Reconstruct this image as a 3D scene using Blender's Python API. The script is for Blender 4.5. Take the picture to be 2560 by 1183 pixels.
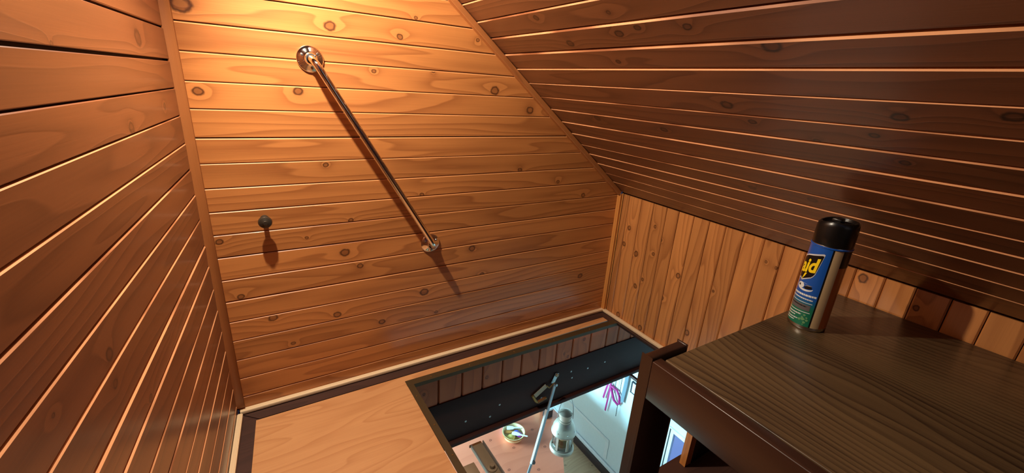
import bpy, bmesh, math, random
from mathutils import Vector, Matrix
random.seed(7)
for o in list(bpy.data.objects): bpy.data.objects.remove(o, do_unlink=True)
S = bpy.context.scene
COL = S.collection

# ------------------------------------------------------------------ camera, world, light, exposure
cam = bpy.data.objects.new('camera', bpy.data.cameras.new('camera')); COL.objects.link(cam)
cam.data.sensor_fit = 'HORIZONTAL'; cam.data.sensor_width = 36; cam.data.lens = 14.87087
cam.data.clip_start = 0.02
RX = (0.85385, -0.51698, 0.06055); RY = (-0.12434, -0.31554, -0.94073); RZ = (0.50544, 0.79572, -0.33371)
cam.matrix_world = Matrix(((RX[0], -RY[0], -RZ[0], 0.0), (RX[1], -RY[1], -RZ[1], -1.2), (RX[2], -RY[2], -RZ[2], 0.918), (0, 0, 0, 1)))
S.camera = cam
S.view_settings.view_transform = 'Standard'; S.view_settings.look = 'None'
S.view_settings.gamma = 1.0; S.view_settings.use_curve_mapping = False
S.view_settings.exposure = 0.0
W = bpy.data.worlds.new('world'); S.world = W; W.use_nodes = True
W.node_tree.nodes['Background'].inputs['Color'].default_value = (0.20, 0.34, 0.85, 1)
W.node_tree.nodes['Background'].inputs['Strength'].default_value = 0.9

def lamp(name, kind, loc, power, color, size=0.1, target=None, size_y=None):
    d = bpy.data.lights.new(name, kind); d.energy = power; d.color = color
    if kind == 'AREA':
        d.shape = 'RECTANGLE'; d.size = size; d.size_y = size_y or size
    else: d.shadow_soft_size = size
    o = bpy.data.objects.new(name, d); COL.objects.link(o); o.location = loc
    if target is not None:
        o.rotation_euler = (Vector(target) - Vector(loc)).to_track_quat('-Z', 'Y').to_euler()
    return o
key = lamp('wall_lamp_light', 'SPOT', (-0.012, -0.285, 1.338), 51.0, (1.0, 0.84, 0.64), 0.014, (0.74, -0.52, 0.52))
key.data.spot_size = math.radians(168); key.data.spot_blend = 0.6
lamp('fill_light', 'AREA', (0.55, -2.05, 0.95), 0.2, (1.0, 0.88, 0.74), 0.5, (0.6, -0.2, 0.3), 0.4)  # added weak fill behind the camera, no lamp known there
lamp('daylight_lower_room', 'AREA', (-0.3, 1.35, -0.70), 165.0, (0.36, 0.80, 1.0), 0.9, (2.07, 0.40, -1.20), 0.5)

# ------------------------------------------------------------------ bookkeeping helpers
WM = {}
def link(o, parent=None, mw=None):
    COL.objects.link(o)
    mw = mw or Matrix.Identity(4)
    WM[o] = mw
    o.matrix_basis = mw
    if parent is not None:
        o.parent = parent
        o.matrix_parent_inverse = WM[parent].inverted()
    return o
def tag(o, label=None, cat=None, group=None, kind=None):
    if label: o['label'] = label
    if cat: o['category'] = cat
    if group: o['group'] = group
    if kind: o['kind'] = kind
    return o
def empty(name, loc, label=None, cat=None, group=None, kind=None):
    o = bpy.data.objects.new(name, None); o.empty_display_size = 0.05
    link(o, None, Matrix.Translation(loc)); return tag(o, label, cat, group, kind)
def mesh_obj(name, bm, mat, parent=None, mw=None, smooth=False):
    me = bpy.data.meshes.new(name)
    bmesh.ops.recalc_face_normals(bm, faces=bm.faces[:])
    bm.to_mesh(me); bm.free()
    if smooth:
        for p in me.polygons: p.use_smooth = True
    if mat: me.materials.append(mat)
    return link(bpy.data.objects.new(name, me), parent, mw)
def smooth_angle(o, deg=40):
    me = o.data
    for p in me.polygons: p.use_smooth = True
    try: me.set_sharp_from_angle(angle=math.radians(deg))
    except Exception: pass
    return o
AX = {'x': Matrix.Identity(4), 'y': Matrix.Rotation(math.pi/2, 4, 'Z'), 'z': Matrix.Rotation(-math.pi/2, 4, 'Y')}
def box(name, p0, p1, mat, parent=None, axis='x', bevel=0.0, tint=1.0):
    """box between two world corners; local x runs along the grain axis"""
    a = Vector([min(p0[i], p1[i]) for i in range(3)]); b = Vector([max(p0[i], p1[i]) for i in range(3)])
    c = (a + b)/2; mw = Matrix.Translation(c) @ AX[axis]; inv = mw.inverted()
    bm = bmesh.new(); bmesh.ops.create_cube(bm, size=1)
    for v in bm.verts:
        v.co = inv @ Vector((c[i] + v.co[i]*(b[i]-a[i]) for i in range(3)))
    if bevel: bmesh.ops.bevel(bm, geom=bm.edges[:], offset=bevel, segments=2, profile=0.5, affect='EDGES')
    o = mesh_obj(name, bm, mat, parent, mw)
    if bevel: smooth_angle(o, 50)
    o['tint'] = tint
    return o
def sweep(bm, pts, r, n=12, cap=True, radii=None):
    pts = [Vector(p) for p in pts]; rings = []
    t0 = (pts[1]-pts[0]).normalized()
    u = t0.orthogonal().normalized()
    for i, p in enumerate(pts):
        t = (pts[min(i+1, len(pts)-1)] - pts[max(i-1, 0)]).normalized()
        u = (u - t*u.dot(t)).normalized(); w = t.cross(u)
        rr = radii[i] if radii else r
        rings.append([bm.verts.new(p + u*math.cos(2*math.pi*k/n)*rr + w*math.sin(2*math.pi*k/n)*rr) for k in range(n)])
    for a, b in zip(rings, rings[1:]):
        for k in range(n): bm.faces.new((a[k], a[(k+1) % n], b[(k+1) % n], b[k]))
    if cap: bm.faces.new(rings[0][::-1]); bm.faces.new(rings[-1])
def tube(name, pts, r, mat, parent=None, n=12, radii=None):
    bm = bmesh.new(); sweep(bm, pts, r, n, True, radii)
    return smooth_angle(mesh_obj(name, bm, mat, parent), 50)
def lathe(name, prof, mat, parent=None, mw=None, n=40, a0=0.0, a1=2*math.pi):
    """profile of (radius, height) turned round local z"""
    bm = bmesh.new(); full = abs(a1-a0) > 6.28; m = n if full else n+1; rings = []
    for r, z in prof:
        if r < 1e-6: rings.append([bm.verts.new((0, 0, z))])
        else: rings.append([bm.verts.new((r*math.cos(a0+(a1-a0)*k/n), r*math.sin(a0+(a1-a0)*k/n), z)) for k in range(m)])
    for a, b in zip(rings, rings[1:]):
        for k in range(n):
            k2 = (k+1) % m
            if len(a) == 1 and len(b) == 1: continue
            if len(a) == 1: bm.faces.new((a[0], b[k2], b[k]))
            elif len(b) == 1: bm.faces.new((a[k], a[k2], b[0]))
            else: bm.faces.new((a[k], a[k2], b[k2], b[k]))
    return smooth_angle(mesh_obj(name, bm, mat, parent, mw), 35)
def frame(origin, zdir, xhint=(0, 0, 1)):
    z = Vector(zdir).normalized(); x = Vector(xhint); x = (x - z*x.dot(z)).normalized(); y = z.cross(x)
    return Matrix(((x[0], y[0], z[0], origin[0]), (x[1], y[1], z[1], origin[1]), (x[2], y[2], z[2], origin[2]), (0, 0, 0, 1)))

# ------------------------------------------------------------------ materials
class NT:
    def __init__(s, name):
        s.m = bpy.data.materials.new(name); s.m.use_nodes = True; s.t = s.m.node_tree
        s.b = s.t.nodes['Principled BSDF']
    def new(s, typ, **kw):
        n = s.t.nodes.new(typ)
        for k, v in kw.items(): setattr(n, k, v)
        return n
    def set(s, sock, v):
        if hasattr(v, 'links'): s.t.links.new(v, sock)
        else: sock.default_value = v
    def math(s, op, a, b=None, c=None, clamp=False):
        n = s.new('ShaderNodeMath', operation=op, use_clamp=clamp); s.set(n.inputs[0], a)
        if b is not None: s.set(n.inputs[1], b)
        if c is not None: s.set(n.inputs[2], c)
        return n.outputs[0]
    def vec(s, x, y, z):
        n = s.new('ShaderNodeCombineXYZ'); s.set(n.inputs[0], x); s.set(n.inputs[1], y); s.set(n.inputs[2], z); return n.outputs[0]
    def sep(s, v):
        n = s.new('ShaderNodeSeparateXYZ'); s.set(n.inputs[0], v); return n.outputs
    def noise(s, v, scale=1.0, detail=2.0, rough=0.5):
        n = s.new('ShaderNodeTexNoise'); s.set(n.inputs['Vector'], v); n.inputs['Scale'].default_value = scale
        n.inputs['Detail'].default_value = detail; n.inputs['Roughness'].default_value = rough; return n.outputs[0]
    def mix(s, f, a, b, mode='MIX'):
        n = s.new('ShaderNodeMix', data_type='RGBA', blend_type=mode); s.set(n.inputs[0], f)
        for sk, v in ((n.inputs[6], a), (n.inputs[7], b)): s.set(sk, (*v, 1) if isinstance(v, tuple) and len(v) == 3 else v)
        return n.outputs[2]
    def smooth(s, v, lo, hi, a=0.0, b=1.0):
        n = s.new('ShaderNodeMapRange', interpolation_type='SMOOTHSTEP'); s.set(n.inputs[0], v)
        n.inputs[1].default_value = lo; n.inputs[2].default_value = hi; n.inputs[3].default_value = a; n.inputs[4].default_value = b
        return n.outputs[0]
def lin(r, g, b):
    f = lambda c: (c/255/12.92) if c/255 <= 0.04045 else ((c/255+0.055)/1.055)**2.4
    return (f(r), f(g), f(b))
def plain(name, rgb, rough=0.5, metal=0.0, coat=0.0, spec=0.5, bumpy=0.0):
    t = NT(name); b = t.b
    n = t.noise(t.new('ShaderNodeTexCoord').outputs['Object'], 45, 3)
    c = t.mix(t.math('MULTIPLY', n, 0.25), rgb, tuple(v*0.72 for v in rgb)); t.set(b.inputs['Base Color'], c)
    b.inputs['Roughness'].default_value = rough; b.inputs['Metallic'].default_value = metal
    b.inputs['Coat Weight'].default_value = coat; b.inputs['Specular IOR Level'].default_value = spec
    if bumpy:
        bp = t.new('ShaderNodeBump'); bp.inputs['Strength'].default_value = bumpy; bp.inputs['Distance'].default_value = 0.002
        t.set(bp.inputs['Height'], n); t.set(b.inputs['Normal'], bp.outputs[0])
    return t.m
def wood(name, light, dark, knot=None, rough=0.38, coat=0.25, fx=1.2, fy=13.0, rings=8.0, straight=30.0, contrast=0.55, fibre=0.35, knots=4, autoknot=False, blotch=0.5):
    """flat-sawn board: local x along the grain, local y across; knots come from the object's own knot1.. properties"""
    t = NT(name); b = t.b
    x, y, z = t.sep(t.new('ShaderNodeTexCoord').outputs['Object'])
    rnd = t.new('ShaderNodeObjectInfo').outputs['Random']
    px = t.math('MULTIPLY_ADD', rnd, 53.0, x); py = t.math('MULTIPLY_ADD', rnd, 17.0, y); pz = t.math('MULTIPLY_ADD', rnd, 11.0, z)
    push = None; kin = None; krim = None
    def add(a, v, op='ADD'): return v if a is None else t.math(op, a, v)
    specs = []
    for i in range(knots):
        at = t.new('ShaderNodeAttribute', attribute_type='OBJECT', attribute_name='knot%d' % (i+1))
        kx, ky, kr = t.sep(at.outputs['Vector'])
        dx = t.math('MULTIPLY', t.math('SUBTRACT', x, kx), 0.82); dy = t.math('SUBTRACT', y, ky)
        d = t.math('SQRT', t.math('ADD', t.math('MULTIPLY', dx, dx), t.math('MULTIPLY', dy, dy)))
        on = t.math('GREATER_THAN', kr, 0.0006)
        q = t.math('DIVIDE', d, t.math('MAXIMUM', kr, 0.0006))
        specs.append((q, on))
    if autoknot:
        v = t.new('ShaderNodeTexVoronoi', feature='F1', voronoi_dimensions='2D'); t.set(v.inputs['Vector'], t.vec(t.math('MULTIPLY', px, 4.0), t.math('MULTIPLY', py, 5.0), 0.0)); v.inputs['Scale'].default_value = 1.6
        specs.append((t.math('MULTIPLY', v.outputs['Distance'], 17.0), 1.0))
    for q, on in specs:
        wob = t.math('ADD', q, t.math('MULTIPLY', t.math('SUBTRACT', t.noise(t.vec(px, py, 0.3), 90, 1), 0.5), 0.5))
        m_in = t.math('MULTIPLY', t.smooth(wob, 0.75, 1.0, 1.0, 0.0), on)
        ring = t.math('MULTIPLY', t.math('SUBTRACT', t.smooth(wob, 0.85, 1.25, 1.0, 0.0), t.smooth(wob, 0.5, 0.85, 1.0, 0.0)), on)
        p = t.math('MULTIPLY', t.math('DIVIDE', 1.25, t.math('MULTIPLY_ADD', t.math('MULTIPLY', q, q), 0.22, 1.0)), on)
        push = add(push, p); kin = add(kin, m_in, 'MAXIMUM'); krim = add(krim, ring, 'MAXIMUM')
    n1 = t.noise(t.vec(t.math('MULTIPLY', px, fx), t.math('MULTIPLY', py, fy), t.math('MULTIPLY', pz, fy)), 1.0, 1.5, 0.45)
    ph = t.math('ADD', t.math('MULTIPLY', n1, rings), t.math('MULTIPLY', py, straight))
    if push is not None: ph = t.math('ADD', ph, push)
    fr = t.math('FRACT', ph)
    late = t.math('MULTIPLY', t.math('POWER', fr, 2.2), t.smooth(fr, 0.90, 1.0, 1.0, 0.0))
    fb = t.noise(t.vec(t.math('MULTIPLY', px, 7.0), t.math('MULTIPLY', py, 420.0), t.math('MULTIPLY', pz, 420.0)), 1.0, 2, 0.6)
    bl = t.noise(t.vec(t.math('MULTIPLY', px, 2.2), t.math('MULTIPLY', py, 13.0), t.math('MULTIPLY', pz, 13.0)), 1.0, 3, 0.55)
    f = t.math('ADD', t.math('MULTIPLY', late, contrast), t.math('MULTIPLY', t.math('SUBTRACT', fb, 0.5), fibre))
    f = t.math('ADD', f, t.math('MULTIPLY', t.math('SUBTRACT', bl, 0.40), blotch), clamp=True)
    col = t.mix(f, light, dark)
    if kin is not None:
        kc = knot or tuple(v*0.42 for v in dark)
        col = t.mix(t.math('MULTIPLY', kin, 0.55), col, tuple((a*0.5+c*0.5) for a, c in zip(kc, dark)))
        col = t.mix(t.math('MULTIPLY', krim, 0.80), col, kc)
    at = t.new('ShaderNodeAttribute', attribute_type='OBJECT', attribute_name='tint')
    col = t.mix(1.0, col, t.vec(at.outputs['Fac'], at.outputs['Fac'], at.outputs['Fac']), 'MULTIPLY')
    t.set(b.inputs['Base Color'], col)
    t.set(b.inputs['Roughness'], t.math('MULTIPLY_ADD', bl, 0.16, rough - 0.08))
    b.inputs['Coat Weight'].default_value = coat; b.inputs['Coat Roughness'].default_value = 0.22
    bp = t.new('ShaderNodeBump'); bp.inputs['Strength'].default_value = 0.25; bp.inputs['Distance'].default_value = 0.0006
    t.set(bp.inputs['Height'], t.math('ADD', t.math('MULTIPLY', fb, 0.6), late)); t.set(b.inputs['Normal'], bp.outputs[0])
    return t.m

M = {}
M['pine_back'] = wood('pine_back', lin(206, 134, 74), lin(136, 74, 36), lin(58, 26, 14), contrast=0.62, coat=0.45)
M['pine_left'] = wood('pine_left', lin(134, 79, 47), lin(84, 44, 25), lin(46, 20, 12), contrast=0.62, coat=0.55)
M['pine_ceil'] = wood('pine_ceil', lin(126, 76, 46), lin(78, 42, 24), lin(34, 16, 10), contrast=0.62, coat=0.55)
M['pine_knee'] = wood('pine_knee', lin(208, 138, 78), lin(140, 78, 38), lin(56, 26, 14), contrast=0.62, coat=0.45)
M['pine_hatch'] = wood('pine_hatch', lin(206, 104, 54), lin(156, 70, 34), lin(100, 38, 20), coat=0.0, rough=0.65, fy=8, straight=14, rings=5)
M['pine_trim'] = wood('pine_trim', lin(178, 112, 62), lin(134, 76, 40), knots=0, straight=60, rings=3)
M['pine_corner'] = wood('pine_corner', lin(222, 150, 78), lin(184, 110, 52), knots=0, straight=60, rings=3)
M['pale_trim'] = wood('pale_trim', lin(246, 220, 182), lin(230, 198, 152), knots=0, straight=80, rings=3, contrast=0.3, rough=0.5, coat=0)
def raw_lit_mat(name, pale, stained):
    """raw board edge, paled to brighten the lit edge lines, with stained stretches along its length"""
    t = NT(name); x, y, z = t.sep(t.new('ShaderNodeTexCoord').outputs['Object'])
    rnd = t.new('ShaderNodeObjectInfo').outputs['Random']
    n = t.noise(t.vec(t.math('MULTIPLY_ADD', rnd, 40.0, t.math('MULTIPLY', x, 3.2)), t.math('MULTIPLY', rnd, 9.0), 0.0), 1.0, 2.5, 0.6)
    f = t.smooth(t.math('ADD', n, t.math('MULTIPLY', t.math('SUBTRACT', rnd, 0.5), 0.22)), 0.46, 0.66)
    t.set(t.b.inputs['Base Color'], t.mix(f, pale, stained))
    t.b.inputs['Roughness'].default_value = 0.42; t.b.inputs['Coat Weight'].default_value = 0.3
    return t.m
M['raw_lit_edge'] = raw_lit_mat('raw_lit_edge', lin(228, 162, 114), lin(136, 80, 48))  # raw-wood tone, lightened to paint in the edge highlights
M['raw_lit_edge_back'] = raw_lit_mat('raw_lit_edge_back', lin(214, 148, 94), lin(160, 96, 52))
M['backing'] = plain('backing', lin(62, 30, 16), 0.8)
M['laminate'] = wood('laminate', lin(218, 160, 108), lin(186, 122, 74), knots=0, fx=2.0, fy=11, rings=10, straight=10, contrast=0.55, fibre=0.5, rough=0.42, coat=0.1)
M['dark_floor'] = wood('dark_floor', lin(72, 44, 36), lin(46, 28, 24), knots=0, straight=40, rough=0.6, coat=0)
M['hatch_metal'] = plain('hatch_metal', lin(84, 66, 40), 0.55, 0.35)
M['black_beam'] = plain('black_beam', lin(60, 32, 27), 0.6, 0, 0.0, 0.15, 0.15)
M['desk_top'] = wood('desk_top', lin(100, 78, 52), lin(38, 23, 15), knots=2, fx=1.4, fy=4.0, rings=20, straight=60, contrast=0.7, fibre=0.7, rough=0.40, coat=0.15, blotch=1.5)
M['desk_dark'] = wood('desk_dark', lin(60, 35, 24), lin(38, 21, 15), knots=0, straight=30, rings=4, contrast=0.4, rough=0.38, coat=0.2)
M['chrome'] = plain('chrome', (0.86, 0.84, 0.80), 0.08, 1.0)
M['steel'] = plain('steel', lin(168, 168, 168), 0.32, 1.0)
M['steel_paint'] = plain('steel_paint', lin(150, 152, 156), 0.4, 0.5)
M['old_steel'] = plain('old_steel', lin(150, 136, 114), 0.5, 0.3)
M['rust'] = plain('rust', lin(122, 78, 40), 0.7, 0.3)
M['brass'] = plain('brass', lin(150, 112, 62), 0.45, 0.8)
M['bronze_dark'] = plain('bronze_dark', lin(74, 66, 56), 0.42, 0.55)
M['white_wall'] = plain('white_wall', lin(232, 238, 238), 0.45)
M['white_paint'] = plain('white_paint', lin(240, 240, 240), 0.35)
M['base_dark'] = plain('base_dark', lin(58, 40, 38), 0.5)
M['table_pine'] = wood('table_pine', lin(226, 122, 90), lin(196, 94, 66), lin(110, 48, 40), knots=0, autoknot=True, fx=0.8, fy=4, rings=4, straight=8, contrast=0.35, fibre=0.2, rough=0.3)
M['lower_floor'] = wood('lower_floor', lin(200, 160, 122), lin(170, 126, 90), knots=0, autoknot=True, rough=0.45)
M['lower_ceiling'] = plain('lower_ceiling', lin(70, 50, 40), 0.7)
M['lantern'] = plain('lantern', lin(188, 168, 150), 0.40, 0.55)
M['cream'] = plain('cream', lin(250, 216, 160), 0.5)
M['black_plastic'] = plain('black_plastic', lin(16, 15, 15), 0.3)
M['can_blue'] = plain('can_blue', lin(24, 84, 176), 0.28, 0.0, 0.5)
M['can_beige'] = plain('can_beige', lin(206, 176, 132), 0.4, 0.0, 0.3)
M['can_black'] = plain('can_black', lin(14, 13, 14), 0.3)
M['can_brown'] = plain('can_brown', lin(196, 104, 44), 0.3, 0.0, 0.4)
M['can_metal'] = plain('can_metal', lin(190, 186, 176), 0.25, 1.0)
M['print_yellow'] = plain('print_yellow', lin(250, 214, 30), 0.35)
M['print_silver'] = plain('print_silver', lin(206, 206, 210), 0.35)
M['print_white'] = plain('print_white', lin(222, 226, 228), 0.4)
M['print_grey'] = plain('print_grey', lin(96, 92, 94), 0.45)
M['print_green'] = plain('print_green', lin(110, 160, 110), 0.45)
M['print_tan'] = plain('print_tan', lin(150, 130, 100), 0.45)
M['magenta'] = plain('magenta', lin(190, 40, 130), 0.6)
M['grey_strap'] = plain('grey_strap', lin(120, 138, 150), 0.7)
M['thread'] = plain('thread', lin(60, 60, 70), 0.8)
M['yellow'] = plain('yellow', lin(255, 226, 130), 0.5)
M['purple'] = plain('purple', lin(140, 40, 150), 0.5)
M['blue'] = plain('blue', lin(70, 90, 210), 0.5)
M['lavender'] = plain('lavender', lin(190, 165, 215), 0.5)
M['orange_wood'] = plain('orange_wood', lin(200, 130, 60), 0.5)
def can_label_mat():
    t = NT('can_label'); x, y, z = t.sep(t.new('ShaderNodeTexCoord').outputs['Object'])
    t.set(t.b.inputs['Base Color'], t.mix(t.smooth(z, 0.045, 0.078), lin(22, 112, 84), lin(22, 82, 172)))
    t.b.inputs['Roughness'].default_value = 0.28; t.b.inputs['Coat Weight'].default_value = 0.4
    return t.m
M['can_label'] = can_label_mat()
def glass_mat(name, tintc, rough=0.02):
    t = NT(name); b = t.b
    b.inputs['Base Color'].default_value = (*tintc, 1); b.inputs['Roughness'].default_value = rough
    b.inputs['Transmission Weight'].default_value = 1.0; b.inputs['IOR'].default_value = 1.45
    return t.m
M['glass'] = glass_mat('glass', (0.85, 0.92, 0.95))

# ------------------------------------------------------------------ plank walls
PLANK_T = 0.010
def plank(parent, mat, org, a, b, n, a0, a1, b0, b1, knots=(), gap=0.0016, cham=0.0034, tint=1.0, a0t=None, a1t=None, name='plank', lift=0.0, lowr=0.5, step=0.0003, raw=None):
    """board lying on a wall frame (org; a along the board, b across, n into the room), chamfered on both long edges.
    a0t/a1t: end positions along the upper edge when the end is cut at a slant"""
    a0t = a0 if a0t is None else a0t; a1t = a1 if a1t is None else a1t
    ca, cb = (a0+a1)/2, (b0+b1)/2; w = (b1-b0)/2
    lo, hi = cham*lowr, cham
    prof = [(-w+gap/2, -PLANK_T), (-w+gap/2, -lo-step), (-w+gap/2+lo, -step), (w-gap/2-hi, 0), (w-gap/2, -hi), (w-gap/2, -PLANK_T)]
    bm = bmesh.new(); rows = []
    for e0, e1 in ((a0, a0t), (a1, a1t)):
        rows.append([bm.verts.new((e0 + (e1-e0)*(y+w)/(2*w) - ca, y, z+lift)) for y, z in prof])
    k = len(prof)
    for i in range(k-1): bm.faces.new((rows[0][i], rows[1][i], rows[1][i+1], rows[0][i+1]))
    bm.faces.new(rows[0]); bm.faces.new(rows[1][::-1]); bm.faces.ensure_lookup_table()
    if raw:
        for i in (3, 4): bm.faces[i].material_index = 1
    o3 = Vector(org) + Vector(a)*ca + Vector(b)*cb
    mw = Matrix(((a[0], b[0], n[0], o3[0]), (a[1], b[1], n[1], o3[1]), (a[2], b[2], n[2], o3[2]), (0, 0, 0, 1)))
    o = mesh_obj(name, bm, mat, parent, mw)
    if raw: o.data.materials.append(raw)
    o['tint'] = tint
    mine = [kk for kk in knots if b0 <= kk[1] < b1 and kk[2] > 0.001 and a0 < kk[0] < a1][:4]
    for i, (ka, kb, kr) in enumerate(mine): o['knot%d' % (i+1)] = (ka-ca, kb-cb, kr)
    return o
def edges(vals, step, lo, hi):
    v = sorted(vals)
    while v[0] > lo: v.insert(0, v[0]-step)
    while v[-1] < hi: v.append(v[-1]+step)
    return v
K_back = [(-0.08, 0.866, 0.009), (-0.084, 1.037, 0.016), (0.204, 1.029, 0.011), (0.375, 1.023, 0.007), (0.666, 0.903, 0.012), (0.605, 0.392, 0.010), (0.198, 0.44, 0.011), (0.238, 0.392, 0.0075), (-0.091, 0.513, 0.007), (0.104, 0.498, 0.004), (0.43, 0.593, 0.006), (0.221, 0.535, 0.006), (-0.066, 0.356, 0.007), (0.434, 0.264, 0.012), (0.164, 0.246, 0.009), (-0.001, 0.277, 0.010), (0.294, 0.188, 0.008), (0.647, 0.287, 0.008), (0.777, 0.653, 0.007), (1.073, 0.542, 0.008), (0.8, 0.849, 0.011), (0.04, 0.183, 0.005), (0.476, 0.179, 0.005), (1.109, 0.195, 0.010), (0.12, 0.876, 0.009), (0.603, 1.038, 0.005), (0.467, 0.945, 0.005), (0.945, 0.602, 0.006), (0.168, 0.694, 0.006), (0.304, 0.934, 0.005), (0.419, 1.073, 0.004)]
K_left = [(-0.342, 0.824, 0.0093), (-0.605, 0.593, 0.0078), (-0.612, 0.556, 0.0058), (-0.206, 0.957, 0.0133), (-0.122, 0.842, 0.0065), (-0.533, 0.931, 0.003), (-0.526, 0.467, 0.0057), (-0.735, 0.613, 0.0024), (-0.392, 0.509, 0.006)]
K_ceil = [(0.568, 0.788, 0.0066), (0.513, 0.778, 0.009), (0.674, 0.779, 0.0073), (0.803, 0.73, 0.0124), (0.679, 0.586, 0.0105), (0.95, 0.587, 0.0089), (1.061, 0.603, 0.0088), (0.95, 0.476, 0.0067), (0.825, 0.505, 0.0053), (0.229, 0.483, 0.010), (0.468, 0.473, 0.009), (0.914, 0.538, 0.0058), (0.778, 0.289, 0.0086), (0.344, 0.762, 0.010), (0.64, 0.281, 0.008), (0.461, 0.703, 0.006), (0.29, 0.844, 0.0078), (0.519, 0.829, 0.0049), (0.717, 0.541, 0.007)]
K_knee = [(0.454, -0.199, 0.006), (0.413, -0.237, 0.005), (0.348, -0.213, 0.006), (0.228, -0.185, 0.006), (0.309, -0.336, 0.009), (0.41, -0.076, 0.008), (0.318, -0.132, 0.010), (0.118, -0.419, 0.009), (0.186, -0.155, 0.0085), (0.313, -0.478, 0.004), (0.473, -0.614, 0.004), (0.466, -0.645, 0.004), (0.02, -0.091, 0.010), (0.196, -0.289, 0.0071), (0.024, -0.215, 0.010), (0.336, -0.062, 0.008), (0.493, -0.957, 0.006), (0.52, -0.845, 0.010)]
KX = 1.2705                        # plane of the low knee wall on the right
SL = math.radians(38.642); CS, SN = math.cos(SL), math.sin(SL)
CA = Vector((1.26426, 0, 0.54347)) # foot of the sloping ceiling
def ceil_z(x): return CA.z + (CA.x - x)*SN/CS
TH = math.radians(4.864); LD = Vector((math.sin(TH), math.cos(TH), 0)); LN = Vector((math.cos(TH), -math.sin(TH), 0)); LP = Vector((-0.1182, 0, 0))
FRONT = -2.25

def quadwall(name, pts, thick, mat, label, kind='structure'):
    """flat slab: polygon pushed back along -normal*thick"""
    bm = bmesh.new(); p = [Vector(q) for q in pts]; n = (p[1]-p[0]).cross(p[2]-p[0]).normalized()
    if n.dot(Vector((0.5, -0.6, 0.5)) - p[0]) < 0: n = -n          # the room lies on the normal's side
    f = [bm.verts.new(q) for q in p]; g = [bm.verts.new(q - n*thick) for q in p]
    bm.faces.new(f); bm.faces.new(g[::-1])
    for i in range(len(p)): bm.faces.new((f[i], g[i], g[(i+1) % len(p)], f[(i+1) % len(p)]))
    o = mesh_obj(name, bm, mat); return tag(o, label, 'wall' if 'wall' in name else name.split('_')[0], None, kind)

def xl_at(y): return LP.x + LD.x/LD.y*y   # left wall x at depth y
B = PLANK_T
# wall_back
wb = quadwall('wall_back', [(-0.16, B, 0), (KX+0.02, B, 0), (KX+0.02, B, 0.536), (-0.16, B, ceil_z(-0.16))], 0.03, M['backing'], 'end wall of varnished pine boards behind the grab bar')
zs = edges([1.067, 1.0055, 0.9475, 0.8875, 0.829, 0.7655, 0.706, 0.6475, 0.589, 0.530, 0.4705, 0.4085, 0.347, 0.2865, 0.229, 0.168, 0.1075, 0.0465], 0.06, 0.0, 1.62)
zs[0] = 0.0
thick_gap = {0.7655: 0.004, 0.4705: 0.0028, 0.347: 0.0030, 1.067: 0.003, 1.0055: 0.0026}
for i in range(len(zs)-1):
    z0, z1 = zs[i], zs[i+1]
    x1 = min(KX-0.001, CA.x-(z0-CA.z)*CS/SN + 0.006); x1t = min(KX-0.001, CA.x-(z1-CA.z)*CS/SN + 0.006)
    if x1 < 0.0: break
    if x1t < -0.1: x1t = -0.1
    g = thick_gap.get(z1, random.uniform(0.0012, 0.0022)); g0 = thick_gap.get(z0, 0.0014)
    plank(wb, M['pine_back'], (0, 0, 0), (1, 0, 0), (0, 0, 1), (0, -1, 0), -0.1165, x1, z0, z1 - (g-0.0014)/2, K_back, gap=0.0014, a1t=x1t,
          tint=random.uniform(0.86, 1.12), cham=random.uniform(0.0020, 0.0028), raw=M['raw_lit_edge_back'])
# wall_left
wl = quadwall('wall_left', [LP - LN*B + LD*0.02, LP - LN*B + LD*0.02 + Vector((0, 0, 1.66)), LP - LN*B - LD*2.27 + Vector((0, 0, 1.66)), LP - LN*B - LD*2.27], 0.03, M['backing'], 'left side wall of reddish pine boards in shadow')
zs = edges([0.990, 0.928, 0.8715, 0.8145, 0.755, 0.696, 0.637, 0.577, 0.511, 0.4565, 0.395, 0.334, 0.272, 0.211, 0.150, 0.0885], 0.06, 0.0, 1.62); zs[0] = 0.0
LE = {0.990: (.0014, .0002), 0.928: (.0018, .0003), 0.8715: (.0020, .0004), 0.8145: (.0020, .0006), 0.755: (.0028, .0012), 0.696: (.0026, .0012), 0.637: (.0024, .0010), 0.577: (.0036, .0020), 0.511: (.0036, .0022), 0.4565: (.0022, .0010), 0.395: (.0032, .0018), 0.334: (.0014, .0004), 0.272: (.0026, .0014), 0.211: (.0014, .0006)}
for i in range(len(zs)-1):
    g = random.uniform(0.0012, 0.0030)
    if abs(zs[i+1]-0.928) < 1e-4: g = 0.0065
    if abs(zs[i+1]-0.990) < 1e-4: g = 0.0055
    plank(wl, M['pine_left'], LP, LD, (0, 0, 1), LN, -2.25, -0.002, zs[i], zs[i+1]-(g-0.0014)/2, K_left, gap=0.0020, tint=random.uniform(0.9, 1.1), cham=LE.get(zs[i+1], (0.0022, 0))[0]*0.60, lowr=1.2, step=0.8*LE.get(zs[i+1], (0, 0.0010))[1], raw=M['raw_lit_edge'] if zs[i+1] < 0.85 else None)
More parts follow.
